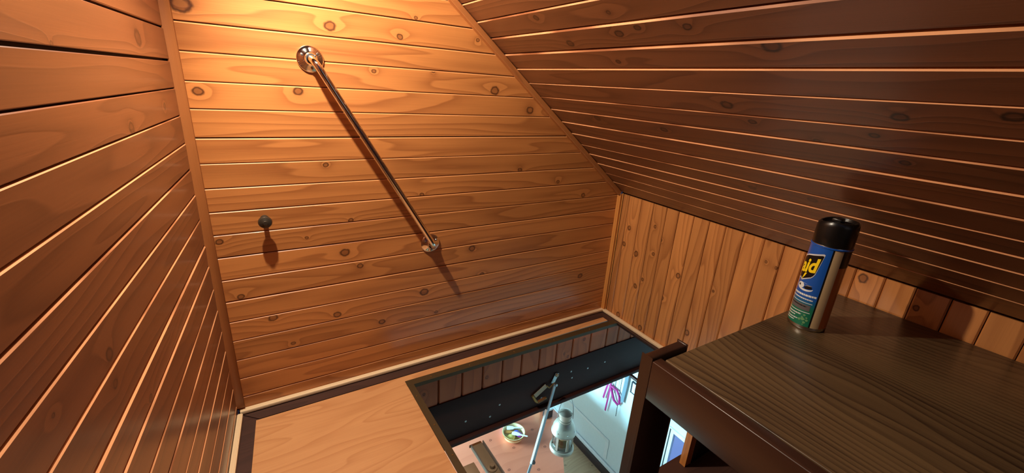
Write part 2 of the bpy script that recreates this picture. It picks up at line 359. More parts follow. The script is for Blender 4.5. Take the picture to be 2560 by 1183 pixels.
# ceiling
UP = Vector((-CS, 0, SN)); CN = Vector((-SN, 0, -CS)); CB = CA - CN*B
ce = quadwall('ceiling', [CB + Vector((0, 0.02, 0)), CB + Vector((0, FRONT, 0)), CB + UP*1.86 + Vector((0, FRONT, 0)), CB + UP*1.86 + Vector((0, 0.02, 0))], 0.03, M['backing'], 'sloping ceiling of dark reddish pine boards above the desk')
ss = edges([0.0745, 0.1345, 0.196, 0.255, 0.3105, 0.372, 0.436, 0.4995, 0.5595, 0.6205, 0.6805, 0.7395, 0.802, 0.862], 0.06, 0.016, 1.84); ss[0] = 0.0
CE = {0.0745: (.0016, .0006), 0.1345: (.0018, .0008), 0.196: (.0024, .0014), 0.255: (.0026, .0016), 0.3105: (.0028, .0018), 0.372: (.0018, .0010), 0.436: (.0036, .0024), 0.4995: (.0030, .0018), 0.5595: (.0026, .0016), 0.6205: (.0016, .0005), 0.6805: (.0018, .0008), 0.7395: (.0034, .0022), 0.802: (.0044, .0026), 0.862: (.0034, .0020)}   # chamfer and step at each joint, sized for its bright edge line
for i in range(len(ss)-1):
    plank(ce, M['pine_ceil'], CA, (0, -1, 0), UP, CN, 0.004, -FRONT, ss[i], ss[i+1], K_ceil, gap=random.uniform(0.0016, 0.0026), tint=random.uniform(0.86, 1.12), cham=CE.get(ss[i+1], (0.0028, 0))[0]*0.66, lowr=1.1, step=0.8*CE.get(ss[i+1], (0, 0.0015))[1], raw=M['raw_lit_edge'])
# wall_right (knee wall)
wr = quadwall('wall_right', [(KX+B, 0, 0), (KX+B, FRONT, 0), (KX+B, FRONT, 0.60), (KX+B, 0, 0.60)], 0.03, M['backing'], 'low right knee wall of upright orange pine boards')
ys = [-0.018, -0.050, -0.114, -0.174, -0.235, -0.288, -0.349, -0.409, -0.468, -0.529, -0.593, -0.650, -0.707, -0.767, -0.827, -0.887, -0.945, -1.006, -1.064]
while ys[-1] > FRONT: ys.append(ys[-1]-0.06)
for i in range(len(ys)-1):
    plank(wr, M['pine_knee'], (KX, 0, 0), (0, 0, 1), (0, 1, 0), (-1, 0, 0), 0.0, 0.5375, ys[i+1], ys[i], K_knee, gap=random.uniform(0.0012, 0.0024), tint=random.uniform(0.88, 1.12), cham=0.0028, lowr=1.0)
# wall behind the camera
quadwall('wall_front', [(-0.33, FRONT, 0), (-0.33, FRONT, 1.70), (KX, FRONT, 0.53), (KX, FRONT, 0)], 0.03, M['backing'], 'plain dark wood wall behind the viewer')

# trims
t = box('trim_1', (-0.1215, -0.009, 0.018), (-0.1000, -0.0005, 1.53), M['pine_trim'], None, 'z', 0.001)
tag(t, 'thin upright wood strip in the left corner beside the end wall', 'trim', None, 'structure')
# sloping strip in the corner of end wall and ceiling
s0, s1, sw = 0.004, 1.66, 0.0165
bm = bmesh.new(); bmesh.ops.create_cube(bm, size=1)
for v in bm.verts: v.co = Vector((v.co.x*(s1-s0), v.co.y*sw, v.co.z*sw))
bmesh.ops.bevel(bm, geom=bm.edges[:], offset=0.0012, segments=1, affect='EDGES')
c = CA + UP*((s0+s1)/2) + CN*(sw/2+0.0005) + Vector((0, -sw/2-0.0005, 0)); yv = CN.cross(UP)
mw = Matrix(((UP.x, yv.x, CN.x, c.x), (UP.y, yv.y, CN.y, c.y), (UP.z, yv.z, CN.z, c.z), (0, 0, 0, 1)))
t = mesh_obj('trim_2', bm, M['pine_trim'], None, mw); t['tint'] = 1.05
tag(t, 'sloping square wood strip where end wall meets ceiling', 'trim', None, 'structure')
t = box('trim_3', (KX-0.014, -0.0175, 0.0125), (KX-0.0005, -0.0008, 0.537), M['pine_corner'], None, 'z', 0.0015)
tag(t, 'short upright wood strip in the right corner above the hatch', 'trim', None, 'structure')
# baseboards of pale raw wood
t = box('baseboard_back', (-0.1135, -0.0165, 0.0), (KX-0.016, -0.0005, 0.0115), M['pale_trim'], None, 'x', 0.002)
tag(t, 'pale raw wood strip along the foot of the end wall', 'baseboard', None, 'structure')
t = box('baseboard_right', (KX-0.0165, -0.76, 0.0), (KX-0.0005, -0.0005, 0.0115), M['pale_trim'], None, 'y', 0.002)
tag(t, 'pale raw wood strip along the foot of the knee wall', 'baseboard', None, 'structure')
bm = bmesh.new(); bmesh.ops.create_cube(bm, size=1)
for v in bm.verts: v.co = Vector((v.co.x*1.4, v.co.y*0.013, v.co.z*0.0125))
bmesh.ops.bevel(bm, geom=bm.edges[:], offset=0.002, segments=2, affect='EDGES')
c = LP + LN*0.0070 - LD*0.722 + Vector((0, 0, 0.00625)); a = -LD; bb = -LN
mw = Matrix(((a.x, bb.x, 0, c.x), (a.y, bb.y, 0, c.y), (0, 0, 1, c.z), (0, 0, 0, 1)))
t = mesh_obj('baseboard_left', bm, M['pale_trim'], None, mw); t['tint'] = 1.0
tag(t, 'pale raw wood strip along the foot of the left wall', 'baseboard', None, 'structure')

# ------------------------------------------------------------------ floor with hatch opening
HX0, HY1, HY0, HX1 = 0.337, -0.083, -0.705, KX-0.022
fl = empty('floor', (0, 0, 0), 'loft floor with dark border and light laminate sheet around the hatch', 'floor', None, 'structure')
def slab(name, pts, z0, z1, mat, parent):
    bm = bmesh.new(); lo = [bm.verts.new((x, y, z0)) for x, y in pts]; hi = [bm.verts.new((x, y, z1)) for x, y in pts]
    bm.faces.new(lo[::-1]); bm.faces.new(hi)
    for i in range(len(pts)): bm.faces.new((lo[i], lo[(i+1) % len(pts)], hi[(i+1) % len(pts)], hi[i]))
    o = mesh_obj(name, bm, mat, parent); o['tint'] = 1.0; return o
TZ = -0.0032
slab('subfloor', [(xl_at(0.01), 0.01), (HX0, 0.01), (HX0, FRONT), (xl_at(FRONT), FRONT)], -0.030, TZ, M['dark_floor'], fl)
slab('subfloor', [(HX0, 0.01), (KX, 0.01), (KX, HY1), (HX0, HY1)], -0.030, TZ, M['dark_floor'], fl)
slab('subfloor', [(HX0, HY0), (KX, HY0), (KX, FRONT), (HX0, FRONT)], -0.030, TZ, M['dark_floor'], fl)
slab('subfloor', [(HX1+0.006, HY1), (KX, HY1), (KX, HY0), (HX1+0.006, HY0)], -0.016, TZ, M['dark_floor'], fl)
# border boards, mitred at the corner
slab('border_board', [(xl_at(-0.018)+0.014, -0.018), (KX-0.018, -0.018), (KX-0.048, -0.0525), (xl_at(-0.0525)+0.054, -0.0525)], TZ, -0.0002, M['dark_floor'], fl)
slab('border_board', [(KX-0.0175, -0.018), (KX-0.0175, HY0), (KX-0.026, HY0), (KX-0.026, -0.09), (KX-0.048, -0.09), (KX-0.048, -0.0535)], TZ, -0.0002, M['dark_floor'], fl)
lamx = lambda y: -0.0765 + 0.085*(y+0.056)
slab('laminate_sheet', [(lamx(-0.056), -0.056), (KX-0.050, -0.0545), (KX-0.050, HY1), (HX0, HY1), (HX0+0.010, HY0), (HX0+0.010, -1.0), (lamx(-1.0), -1.0)], TZ, 0.0, M['laminate'], fl)
# metal edging round the opening
he = empty('hatch_edging', (HX0, HY1, 0), 'dark brass angle edging screwed round the floor hatch', 'hatch frame')
def edge_strip(nm, p, q, w, t0, drop):
    """L-shaped angle: flat leg w wide on the floor plus a leg going down"""
    p, q = Vector((*p, 0)), Vector((*q, 0)); d = (q-p).normalized(); s = Vector((d.y, -d.x, 0))
    bm = bmesh.new(); rows = []
    for e in (p, q):
        prof = [(0, t0), (w, t0), (w, -drop), (w-0.004, -drop), (w-0.004, 0.0004), (0, 0.0004)]
        rows.append([bm.verts.new(e + s*u + Vector((0, 0, z))) for u, z in prof])
    for i in range(6): bm.faces.new((rows[0][i], rows[1][i], rows[1][(i+1) % 6], rows[0][(i+1) % 6]))
    bm.faces.new(rows[0]); bm.faces.new(rows[1][::-1])
    return mesh_obj(nm, bm, M['hatch_metal'], he)
edge_strip('edge_strip', (HX0, HY1), (KX-0.026, HY1-0.010), 0.026, 0.002, 0.012)
edge_strip('edge_strip', (HX0+0.012, HY0), (HX0, HY1-0.0005), 0.020, 0.0018, 0.012)
for x, y in ((0.42, -0.097), (0.56, -0.099), (0.74, -0.10), (0.92, -0.103), (1.1, -0.105), (0.3475, -0.165), (0.352, -0.30), (0.355, -0.42)):
    lathe('screw', [(0.0, 0.0012), (0.0018, 0.001), (0.0026, 0.0)], M['brass'], he, Matrix.Translation((x, y, 0.002)), 10)
box('hinge_block', (0.366, -0.50, -0.034), (0.402, -0.452, -0.014), M['old_steel'], he, 'y', 0.002)

# ------------------------------------------------------------------ shaft wall below the hatch edge
wh = tag(box('wall_hatch', (0.25, HY1+0.0105, -0.337), (2.04, HY1+0.05, -0.031), M['backing'], None, 'x'), 'boarded side of the hatch shaft above the black beam', 'wall', None, 'structure')
hx = edges([0.453, 0.542, 0.624, 0.707, 0.792, 0.876, 0.960, 1.042, 1.140, 1.233, 1.304], 0.085, 0.27, 1.95)
K_h = [(-0.075, 0.40, 0.005), (-0.10, 0.385, 0.006), (-0.09, 0.64, 0.006), (-0.06, 1.10, 0.007), (-0.10, 1.00, 0.005), (-0.12, 1.02, 0.006)]
for i in range(len(hx)-1):
    plank(wh, M['pine_hatch'], (0, HY1, 0), (0, 0, 1), (1, 0, 0), (0, -1, 0) if False else (0, 1, 0), -0.15, -0.031, hx[i], hx[i+1], K_h, gap=0.002, cham=0.006, tint=random.uniform(0.86, 1.08)) if False else \
    plank(wh, M['pine_hatch'], (0, HY1, 0), (0, 0, -1), (1, 0, 0), (0, -1, 0), 0.031, 0.15, hx[i], hx[i+1], [(-k[0], k[1], k[2]) for k in K_h], gap=0.002, cham=0.006, tint=random.uniform(0.86, 1.08))
bmx = box('beam', (0.27, HY1-0.004, -0.318), (2.0, HY1+0.0100, -0.136), M['black_beam'], wh, 'x', 0.001)
box('beam_lip', (0.27, HY1-0.020, -0.338), (2.0, HY1+0.0100, -0.319), M['black_beam'], wh, 'x', 0.004)
scr = [(0.557, -0.253), (0.70, -0.235), (0.90, -0.28), (1.046, -0.20), (1.055, -0.235), (1.14, -0.215), (1.24, -0.215), (0.66, -0.275)]
for x, z in scr:
    lathe('screw', [(0.0, 0.0018), (0.003, 0.0015), (0.0045, 0.0)], M['steel'], bmx, frame((x, HY1-0.004, z), (0, -1, 0)), 12)

# ------------------------------------------------------------------ lower room
WX = 2.07; LZ = -1.90
def wallslab(name, p0, p1, mat, label, cat): return tag(box(name, p0, p1, mat), label, cat, None, 'structure')
wallslab('floor_lower', (-0.62, -1.9, LZ-0.03), (WX+0.05, 1.75, LZ), M['lower_floor'], 'pale wooden floor of the room below the hatch', 'floor')
wallslab('wall_lower_back', (-0.62, 1.70, LZ), (WX+0.05, 1.75, -0.02), M['white_wall'], 'white far wall of the room below', 'wall')
wallslab('wall_lower_left', (-0.65, -1.9, LZ), (-0.60, 1.75, -0.02), M['white_wall'], 'white left wall of the room below', 'wall')
wallslab('wall_lower_front', (-0.62, -1.95, LZ), (WX+0.05, -1.9, -0.02), M['white_wall'], 'white near wall of the room below', 'wall')
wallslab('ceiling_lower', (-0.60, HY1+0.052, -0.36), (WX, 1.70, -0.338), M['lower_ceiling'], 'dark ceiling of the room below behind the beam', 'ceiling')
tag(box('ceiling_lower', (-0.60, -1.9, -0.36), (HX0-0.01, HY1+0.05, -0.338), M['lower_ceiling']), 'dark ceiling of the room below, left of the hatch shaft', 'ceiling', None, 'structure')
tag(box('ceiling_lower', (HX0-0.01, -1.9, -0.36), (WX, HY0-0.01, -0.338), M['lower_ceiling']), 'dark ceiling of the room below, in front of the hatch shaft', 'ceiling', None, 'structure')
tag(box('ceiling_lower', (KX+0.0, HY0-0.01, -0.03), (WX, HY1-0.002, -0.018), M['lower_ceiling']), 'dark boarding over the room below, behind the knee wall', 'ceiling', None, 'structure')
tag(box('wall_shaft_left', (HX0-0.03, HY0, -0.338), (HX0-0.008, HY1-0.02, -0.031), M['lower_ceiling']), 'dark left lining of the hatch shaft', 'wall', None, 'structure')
tag(box('wall_shaft_front', (HX0, HY0-0.04, -0.338), (KX, HY0-0.004, -0.031), M['desk_dark']), 'brown front lining of the hatch shaft', 'wall', None, 'structure')
# right white wall with a window
wy0, wy1, wz0, wz1 = -0.55, 0.040, -1.40, -1.050
wlr = empty('wall_lower_right', (WX, 0, LZ), 'bright white wall seen down through the hatch', 'wall', None, 'structure')
for nm, y0, y1, z0, z1 in (('wall_panel', wy1, 1.75, LZ, -0.02), ('wall_panel', -1.9, wy0, LZ, -0.02), ('wall_panel', wy0, wy1, LZ, wz0), ('wall_panel', wy0, wy1, wz1, -0.02)):
    box(nm, (WX, y0, z0), (WX+0.05, y1, z1), M['white_wall'], wlr)
box('moulding', (WX-0.006, 0.49, -1.605), (WX-0.0005, 1.0, -1.575), M['white_paint'], wlr, 'y', 0.002)
box('moulding', (WX-0.006, 0.49, LZ+0.14), (WX-0.0005, 0.52, -1.606), M['white_paint'], wlr, 'z', 0.002)
t = box('baseboard_lower_right', (WX-0.022, -0.2, LZ), (WX-0.001, 1.70, LZ+0.075), M['base_dark'], None, 'y', 0.002)
tag(t, 'dark baseboard along the white wall of the room below', 'baseboard', None, 'structure')
t = box('trim_4', (WX-0.018, -0.2, LZ+0.0765), (WX-0.001, 1.70, LZ+0.112), M['white_paint'], None, 'y', 0.006)
tag(t, 'white moulding above the dark baseboard of the room below', 'trim', None, 'structure')
wn = empty('window_1', (WX, -0.25, wz0), 'white framed window glimpsed below the desk', 'window', None, 'structure')
def ring_frame(nm, x0, x1, y0, y1, z0, z1, w, mat, parent):
    box(nm, (x0, y0, z0), (x1, y0+w, z1), mat, parent, 'z', 0.001); box(nm, (x0, y1-w, z0), (x1, y1, z1), mat, parent, 'z', 0.001)
    box(nm, (x0, y0+w, z0), (x1, y1-w, z0+w), mat, parent, 'y', 0.001); box(nm, (x0, y0+w, z1-w), (x1, y1-w, z1), mat, parent, 'y', 0.001)
ring_frame('window_frame', WX-0.012, WX+0.03, wy0, wy1, wz0, wz1, 0.008, M['white_paint'], wn)
ring_frame('window_sash', WX-0.004, WX+0.02, wy0+0.014, wy1-0.014, wz0+0.014, wz1-0.014, 0.020, M['white_paint'], wn)
box('pane', (WX+0.006, wy0+0.034, wz0+0.034), (WX+0.010, wy1-0.034, wz1-0.034), M['glass'], wn)
box('window_seal', (WX+0.001, wy0+0.008, wz1-0.014), (WX+0.012, wy1-0.008, wz1-0.008), M['black_plastic'], wn, 'y')
box('window_seal', (WX+0.001, wy1-0.014, wz0+0.008), (WX+0.012, wy1-0.008, wz1-0.014), M['black_plastic'], wn, 'z')
# thin dark rail at the right rim of the opening
t = box('trim_5', (1.405, HY0, -0.343), (1.418, HY1-0.021, -0.330), M['base_dark'], None, 'y', 0.001)
tag(t, 'thin dark rail under the hatch, right of the beam', 'trim', None, 'structure')

# ---- table below
TT = -1.20
tb = empty('pine_table', (1.0, 0.7, LZ), 'knotty pink pine table in the room below the hatch', 'table')
slab('table_top', [(0.35, -0.30), (1.02, -0.30), (1.335, 0.165), (1.604, 0.56), (1.604, 1.3), (0.35, 1.3)], TT-0.028, TT, M['table_pine'], tb)
for x, y in ((0.5, 0.05), (0.5, 1.15), (1.2, 0.35), (1.53, 1.15)):
    box('leg', (x-0.03, y-0.03, LZ), (x+0.03, y+0.03, TT-0.028), M['table_pine'], tb, 'z', 0.003)
# bowl with utensils
bc = Vector((1.216, 0.546, TT))
bo = empty('bowl', bc, 'round cream bowl of utensils on the pine table', 'bowl')
lathe('bowl_body', [(0, 0.001), (0.045, 0.001), (0.058, 0.012), (0.070, 0.048), (0.073, 0.052), (0.069, 0.052), (0.064, 0.046), (0.054, 0.014), (0.04, 0.008), (0, 0.008)], M['cream'], bo, Matrix.Translation(bc), 40)
lathe('rim_band', [(0.0705, 0.040), (0.0728, 0.044), (0.0738, 0.049), (0.0715, 0.047)], M['orange_wood'], bo, Matrix.Translation(bc), 40)
def spatula(name, p, q, w, mat, label, z=0.05):
    p, q = Vector(p), Vector(q); d = (q-p).normalized(); s = Vector((-d.y, d.x, 0)); L = (q-p).length
    bm = bmesh.new(); prof = [(0, .55), (.05, .9), (.18, 1), (.42, .85), (.55, .35), (.75, .28), (.97, .25), (1.0, .12)]
    up = [p + d*L*u + s*w*v for u, v in prof]; dn = [p + d*L*u - s*w*v for u, v in prof][::-1]
    lo = [bm.verts.new(v) for v in up+dn]; hi = [bm.verts.new(v + Vector((0, 0, 0.004))) for v in up+dn]
    n = len(lo); bm.faces.new(lo); bm.faces.new(hi)
    for i in range(n): bm.faces.new((lo[i], lo[(i+1) % n], hi[(i+1) % n], hi[i]))
    return tag(mesh_obj(name, bm, mat), label, 'utensil')
def blob(name, c, r, mat, label, cat, sq=(1, 1, 0.6)):
    bm = bmesh.new(); bmesh.ops.create_icosphere(bm, subdivisions=3, radius=r)
    for v in bm.verts: v.co = Vector((v.co.x*sq[0], v.co.y*sq[1], v.co.z*sq[2]))*(1+0.06*math.sin(v.co.x*300)*math.cos(v.co.y*260))
    return tag(mesh_obj(name, bm, mat, None, Matrix.Translation(c), True), label, cat)
Rr, Uu = Vector((0.855, -0.517, 0)), Vector((0.53, 0.84, 0))   # picture right / picture up on a level surface
def on_bowl(u, v, z): return bc + Rr*u + Uu*v + Vector((0, 0, z))
spatula('spoon', on_bowl(-0.010, -0.008, 0.046), on_bowl(0.088, -0.046, 0.060), 0.013, M['white_paint'], 'white plastic spoon sticking out over the rim of the bowl')
spatula('butter_knife', on_bowl(-0.045, 0.030, 0.046), on_bowl(0.045, 0.034, 0.050), 0.015, M['white_paint'], 'broad white blade lying at the back of the bowl')
spatula('wooden_spoon', on_bowl(-0.058, 0.004, 0.040), on_bowl(0.030, 0.004, 0.042), 0.012, M['orange_wood'], 'brown wooden utensil lying across the middle of the bowl')
blob('yellow_sponge', on_bowl(-0.018, -0.024, 0.026), 0.030, M['yellow'], 'pale yellow sponge at the front of the bowl', 'sponge', (1.1, 0.8, 0.5))
blob('blue_yarn', on_bowl(0.020, 0.008, 0.031), 0.022, M['blue'], 'blue ball lying in the right of the bowl', 'ball', (1, 1, 0.7))
blob('purple_yarn', on_bowl(0.040, -0.010, 0.036), 0.017, M['purple'], 'purple ball at the right edge of the bowl', 'ball', (1, 1, 0.8))
cc = bc + Rr*(-0.055) + Uu*0.105
lathe('cup', [(0, 0.001), (0.026, 0.001), (0.034, 0.075), (0.032, 0.075), (0.025, 0.006), (0, 0.006)], M['lavender'], None, Matrix.Translation(cc), 28)
tag(bpy.data.objects['cup'], 'small lavender cup behind the bowl of utensils', 'cup')
# cartons behind the lantern
def carton(name, c, sx, sy, sz, mat, label):
    o = empty(name, c, label, 'carton')
    box('carton_body', (c[0]-sx/2, c[1]-sy/2, c[2]), (c[0]+sx/2, c[1]+sy/2, c[2]+sz), mat, o, 'z', 0.002)
    box('lid', (c[0]-sx/2-0.002, c[1]-sy/2-0.002, c[2]+sz+0.0002), (c[0]+sx/2+0.002, c[1]+sy/2+0.002, c[2]+sz+0.012), M['white_paint'], o, 'x', 0.001)
carton('carton', (1.545, 0.69, TT), 0.09, 0.07, 0.10, M['cream'], 'cream carton on the table behind the lantern')
carton('carton', (1.525, 0.60, TT), 0.05, 0.04, 0.06, M['base_dark'], 'small dark carton with white lid behind the lantern')

# ---- lantern
lc = Vector((1.222, 0.10, -0.878))
la = empty('lantern', lc, 'grey metal oil lantern hanging below the hatch', 'lantern')
def lpart(nm, prof, mat, n=40): return lathe(nm, prof, mat, la, Matrix.Translation(lc), n)
lpart('base', [(0, 0), (0.058, 0), (0.064, 0.004), (0.064, 0.012), (0.061, 0.016), (0.063, 0.020), (0.061, 0.026), (0.055, 0.030), (0, 0.030)], M['lantern'])
gl = lpart('glass', [(0.050, 0.0305), (0.050, 0.117), (0.0485, 0.117), (0.0485, 0.0305)], M['glass'])
for k in range(6):
    an = math.radians(20+60*k); p = lc + Vector((math.cos(an)*0.0535, math.sin(an)*0.0535, 0))
    bmb = bmesh.new(); bmesh.ops.create_cube(bmb, size=1)
    for v in bmb.verts: v.co = Vector((v.co.x*0.004, v.co.y*0.013, v.co.z*0.089))
    mesh_obj('bar', bmb, M['lantern'], la, Matrix.Translation(p + Vector((0, 0, 0.0735))) @ Matrix.Rotation(an, 4, 'Z'))
lpart('roof', [(0.064, 0.116), (0.065, 0.121), (0.060, 0.128), (0.058, 0.150), (0.050, 0.168), (0.040, 0.180), (0.034, 0.186), (0.0, 0.186)], M['lantern'])
lpart('chimney', [(0.033, 0.1865), (0.033, 0.196), (0.030, 0.198), (0.030, 0.220), (0.035, 0.222), (0.035, 0.236), (0.030, 0.240), (0.012, 0.246), (0.0, 0.246)], M['lantern'])
lpart('oil_tank', [(0, 0.031), (0.030, 0.031), (0.032, 0.052), (0.012, 0.058), (0.008, 0.072), (0, 0.072)], M['brass'], 24)
for k in range(4):
    an = math.radians(200+50*k)
    lathe('rivet', [(0, 0.003), (0.003, 0.002), (0.004, 0)], M['chrome'], la, frame(lc + Vector((math.cos(an)*0.0595, math.sin(an)*0.0595, 0.140)), (math.cos(an), math.sin(an), 0.1)), 10)
ep = [lc + Rr*(0.040*math.cos(a_)) + Vector((0, 0, 0.200 + 0.145*math.sin(a_))) for a_ in [math.pi*i/16 for i in range(17)]]
tube('handle', ep, 0.0022, M['steel'], la, 8)
top = lc + Vector((0, 0, 0.345))
tube('hook', [top + Vector((0.006*math.cos(a_), 0, 0.004+0.006*math.sin(a_))) for a_ in [math.radians(d) for d in range(-200, 60, 20)]] + [Vector((top.x, top.y, top.z+0.03)), Vector((top.x, top.y, -0.3605))], 0.002, M['bronze_dark'], la, 8)

# ---- ribbons and straps on the white wall
rb = empty('ribbon_bunch', (WX, 0.45, -0.80), 'magenta ribbons and cords hanging on the white wall below', 'ribbon')
def strip(nm, pts, w, mat, wd=(0, 1, 0)):
    bm = bmesh.new(); L = []
    for p in pts:
        p = Vector(p); s = Vector(wd)*w/2; L.append([bm.verts.new(p+s), bm.verts.new(p-s), bm.verts.new(p-s+Vector((-0.0015, 0, 0))), bm.verts.new(p+s+Vector((-0.0015, 0, 0)))])
    for a_, b_ in zip(L, L[1:]):
        for i in range(4): bm.faces.new((a_[i], a_[(i+1) % 4], b_[(i+1) % 4], b_[i]))
    bm.faces.new(L[0]); bm.faces.new(L[-1][::-1])
    return mesh_obj(nm, bm, mat, rb)
X0 = WX-0.02
tube('peg', [(WX-0.001, 0.53, -0.80), (WX-0.05, 0.53, -0.79)], 0.006, M['base_dark'], rb, 10)
tube('peg', [(WX-0.001, 0.44, -0.80), (WX-0.05, 0.44, -0.79)], 0.006, M['base_dark'], rb, 10)
strip('ribbon_tail', [(X0, 0.570, -1.08), (X0-0.004, 0.585, -1.17), (X0, 0.60, -1.25)], 0.016, M['magenta'])
strip('ribbon_tail', [(X0, 0.548, -1.08), (X0-0.004, 0.55, -1.20), (X0, 0.562, -1.34)], 0.014, M['magenta'])
tube('ribbon_loop', [(X0, 0.555, -1.10), (X0-0.004, 0.53, -1.13), (X0-0.004, 0.495, -1.19), (X0, 0.46, -1.205), (X0, 0.445, -1.18), (X0, 0.455, -1.13), (X0, 0.485, -1.10), (X0, 0.55, -1.10)], 0.009, M['magenta'], rb, 8)
for y0, y1, z1 in ((0.57, 0.565, -1.08), (0.53, 0.535, -1.10), (0.505, 0.50, -1.13), (0.455, 0.452, -1.30)):
    tube('cord', [(X0-0.006, y0-0.02, -0.80), (X0-0.006, (y0+y1)/2, -0.95), (X0-0.006, y1, z1)], 0.0022, M['thread'], rb, 6)
strip('strap', [(X0+0.003, 0.425, -0.80), (X0+0.003, 0.42, -0.98), (X0+0.003, 0.43, -1.16)], 0.030, M['grey_strap'])
# framed switch plate
sw_ = empty('switch_panel', (WX, 0.33, -1.0), 'small white panel in a thin dark frame on the white wall', 'panel')
ring_frame('panel_frame', WX-0.014, WX-0.001, 0.285, 0.378, -1.035, -0.945, 0.006, M['thread'], sw_)
box('panel_face', (WX-0.010, 0.291, -1.029), (WX-0.002, 0.372, -0.951), M['white_paint'], sw_)
box('toggle', (WX-0.018, 0.322, -1.0), (WX-0.0102, 0.338, -0.975), M['grey_strap'], sw_, 'z', 0.001)

# ---- steel stays of the hatch
YB = HY1-0.0045
st = empty('hatch_stay', (0.955, YB, -0.20), 'grey steel folding stay bolted to the black beam', 'hatch stay')
def bar3(nm, p, q, w, t_, mat, parent, upv):
    """flat bar from p to q, w wide along side vector, t_ thick along upv"""
    p, q = Vector(p), Vector(q); d = (q-p).normalized(); n = Vector(upv); n = (n - d*n.dot(d)).normalized(); s = n.cross(d)
    bm = bmesh.new(); bmesh.ops.create_cube(bm, size=1); L = (q-p).length
    for v in bm.verts: v.co = Vector((v.co.x*L, v.co.y*w, v.co.z*t_))
    bmesh.ops.bevel(bm, geom=bm.edges[:], offset=min(t_, w)*0.18, segments=1, affect='EDGES')
    c = (p+q)/2
    return mesh_obj(nm, bm, mat, parent, Matrix(((d.x, s.x, n.x, c.x), (d.y, s.y, n.y, c.y), (d.z, s.z, n.z, c.z), (0, 0, 0, 1))))
def bolt(p, d, r, h, mat, parent):
    return lathe('bolt', [(0, h), (r*0.75, h), (r, h*0.7), (r, 0)], mat, parent, frame(p, d), 6)
bar3('mount_plate', (0.968, YB-0.0025, -0.178), (0.948, YB-0.0025, -0.222), 0.020, 0.004, M['steel'], st, (0, -1, 0))
bolt((0.965, YB-0.0048, -0.187), (0, -1, 0), 0.008, 0.006, M['old_steel'], st)
A0, A1 = Vector((0.950, YB-0.018, -0.216)), Vector((0.812, -0.184, -0.492))
bar3('arm', A0, A1, 0.015, 0.005, M['steel_paint'], st, (0.3, -0.8, 0.4))
sd = Vector((-0.85, -0.1, 0.45))
bar3('arm_flange', A0.lerp(A1, 0.32) + Vector((-0.0085, 0, -0.0)), A1 + Vector((-0.0085, 0, 0)), 0.004, 0.010, M['white_paint'], st, (0.3, -0.8, 0.4))  # white colour paints in the lit edge of the steel arm
bolt(A0 + Vector((0.002, -0.0025, -0.004)), (0.2, -0.8, 0.3), 0.007, 0.006, M['steel'], st)
bolt(A1 + Vector((0.0, -0.003, 0.006)), (0.3, -0.8, 0.4), 0.008, 0.007, M['base_dark'], st)
bar3('lower_arm', A1 + Vector((0, 0.004, 0.004)), Vector((0.735, -0.215, -0.62)), 0.013, 0.004, M['steel_paint'], st, (0.3, -0.8, 0.4))
# short link and spring plate
bar3('link', (0.952, YB-0.012, -0.214), (0.928, YB-0.012, -0.232), 0.005, 0.004, M['brass'], st, (0, -1, 0))
bar3('link', (0.928, YB-0.012, -0.232), (0.912, YB-0.012, -0.216), 0.005, 0.004, M['brass'], st, (0, -1, 0))
bar3('spring_plate', (0.912, YB-0.009, -0.217), (0.858, YB-0.009, -0.249), 0.018, 0.003, M['old_steel'], st, (0, -1, 0.3))
tube('pivot', [(0.851, YB-0.004, -0.248), (0.861, YB-0.012, -0.270), (0.872, YB-0.012, -0.280)], 0.006, M['brass'], st, 10)
tube('spring', [(0.872, YB-0.014, -0.280), (0.905, YB-0.014, -0.274)], 0.0065, M['rust'], st, 10)
bolt((0.906, YB-0.014, -0.274), (1, 0, 0.1), 0.006, 0.008, M['brass'], st)
# second stay: rusty channel pointing towards the viewer
s2 = empty('hatch_stay', (0.515, -0.30, -0.20), 'rusty steel channel stay in the left of the hatch', 'hatch stay')
cx0, cy0, cy1, cz = 0.520, -0.246, -0.62, -0.20
box('channel_web', (cx0-0.019, cy1, cz-0.004), (cx0+0.019, cy0, cz), M['old_steel'], s2, 'y', 0.0005)
box('flange', (cx0-0.0225, cy1, cz-0.004), (cx0-0.0192, cy0-0.004, cz+0.012), M['steel_paint'], s2, 'y', 0.0005)
box('flange', (cx0+0.0192, cy1, cz-0.004), (cx0+0.0225, cy0-0.004, cz+0.012), M['steel_paint'], s2, 'y', 0.0005)
bm = bmesh.new(); vs = []
for i in range(9):
    a_ = math.pi/2*i/8
    y_, z_ = cy0 + 0.016*math.sin(a_), cz - 0.016*(1-math.cos(a_))
    vs.append([bm.verts.new((cx0-0.019, y_, z_+0.0004)), bm.verts.new((cx0+0.019, y_, z_+0.0004)), bm.verts.new((cx0+0.019, y_-0.003, z_-0.003)), bm.verts.new((cx0-0.019, y_-0.003, z_-0.003))])
for a_, b_ in zip(vs, vs[1:]):
    for i in range(4): bm.faces.new((a_[i], a_[(i+1) % 4], b_[(i+1) % 4], b_[i]))
bm.faces.new(vs[0]); bm.faces.new(vs[-1][::-1])
mesh_obj('rounded_end', bm, M['rust'], s2)
lathe('bolt', [(0, 0.014), (0.007, 0.014), (0.008, 0.011), (0.008, 0.004), (0.016, 0.003), (0.016, 0)], M['old_steel'], s2, Matrix.Translation((cx0+0.001, cy0-0.105, cz+0.0002)), 16)

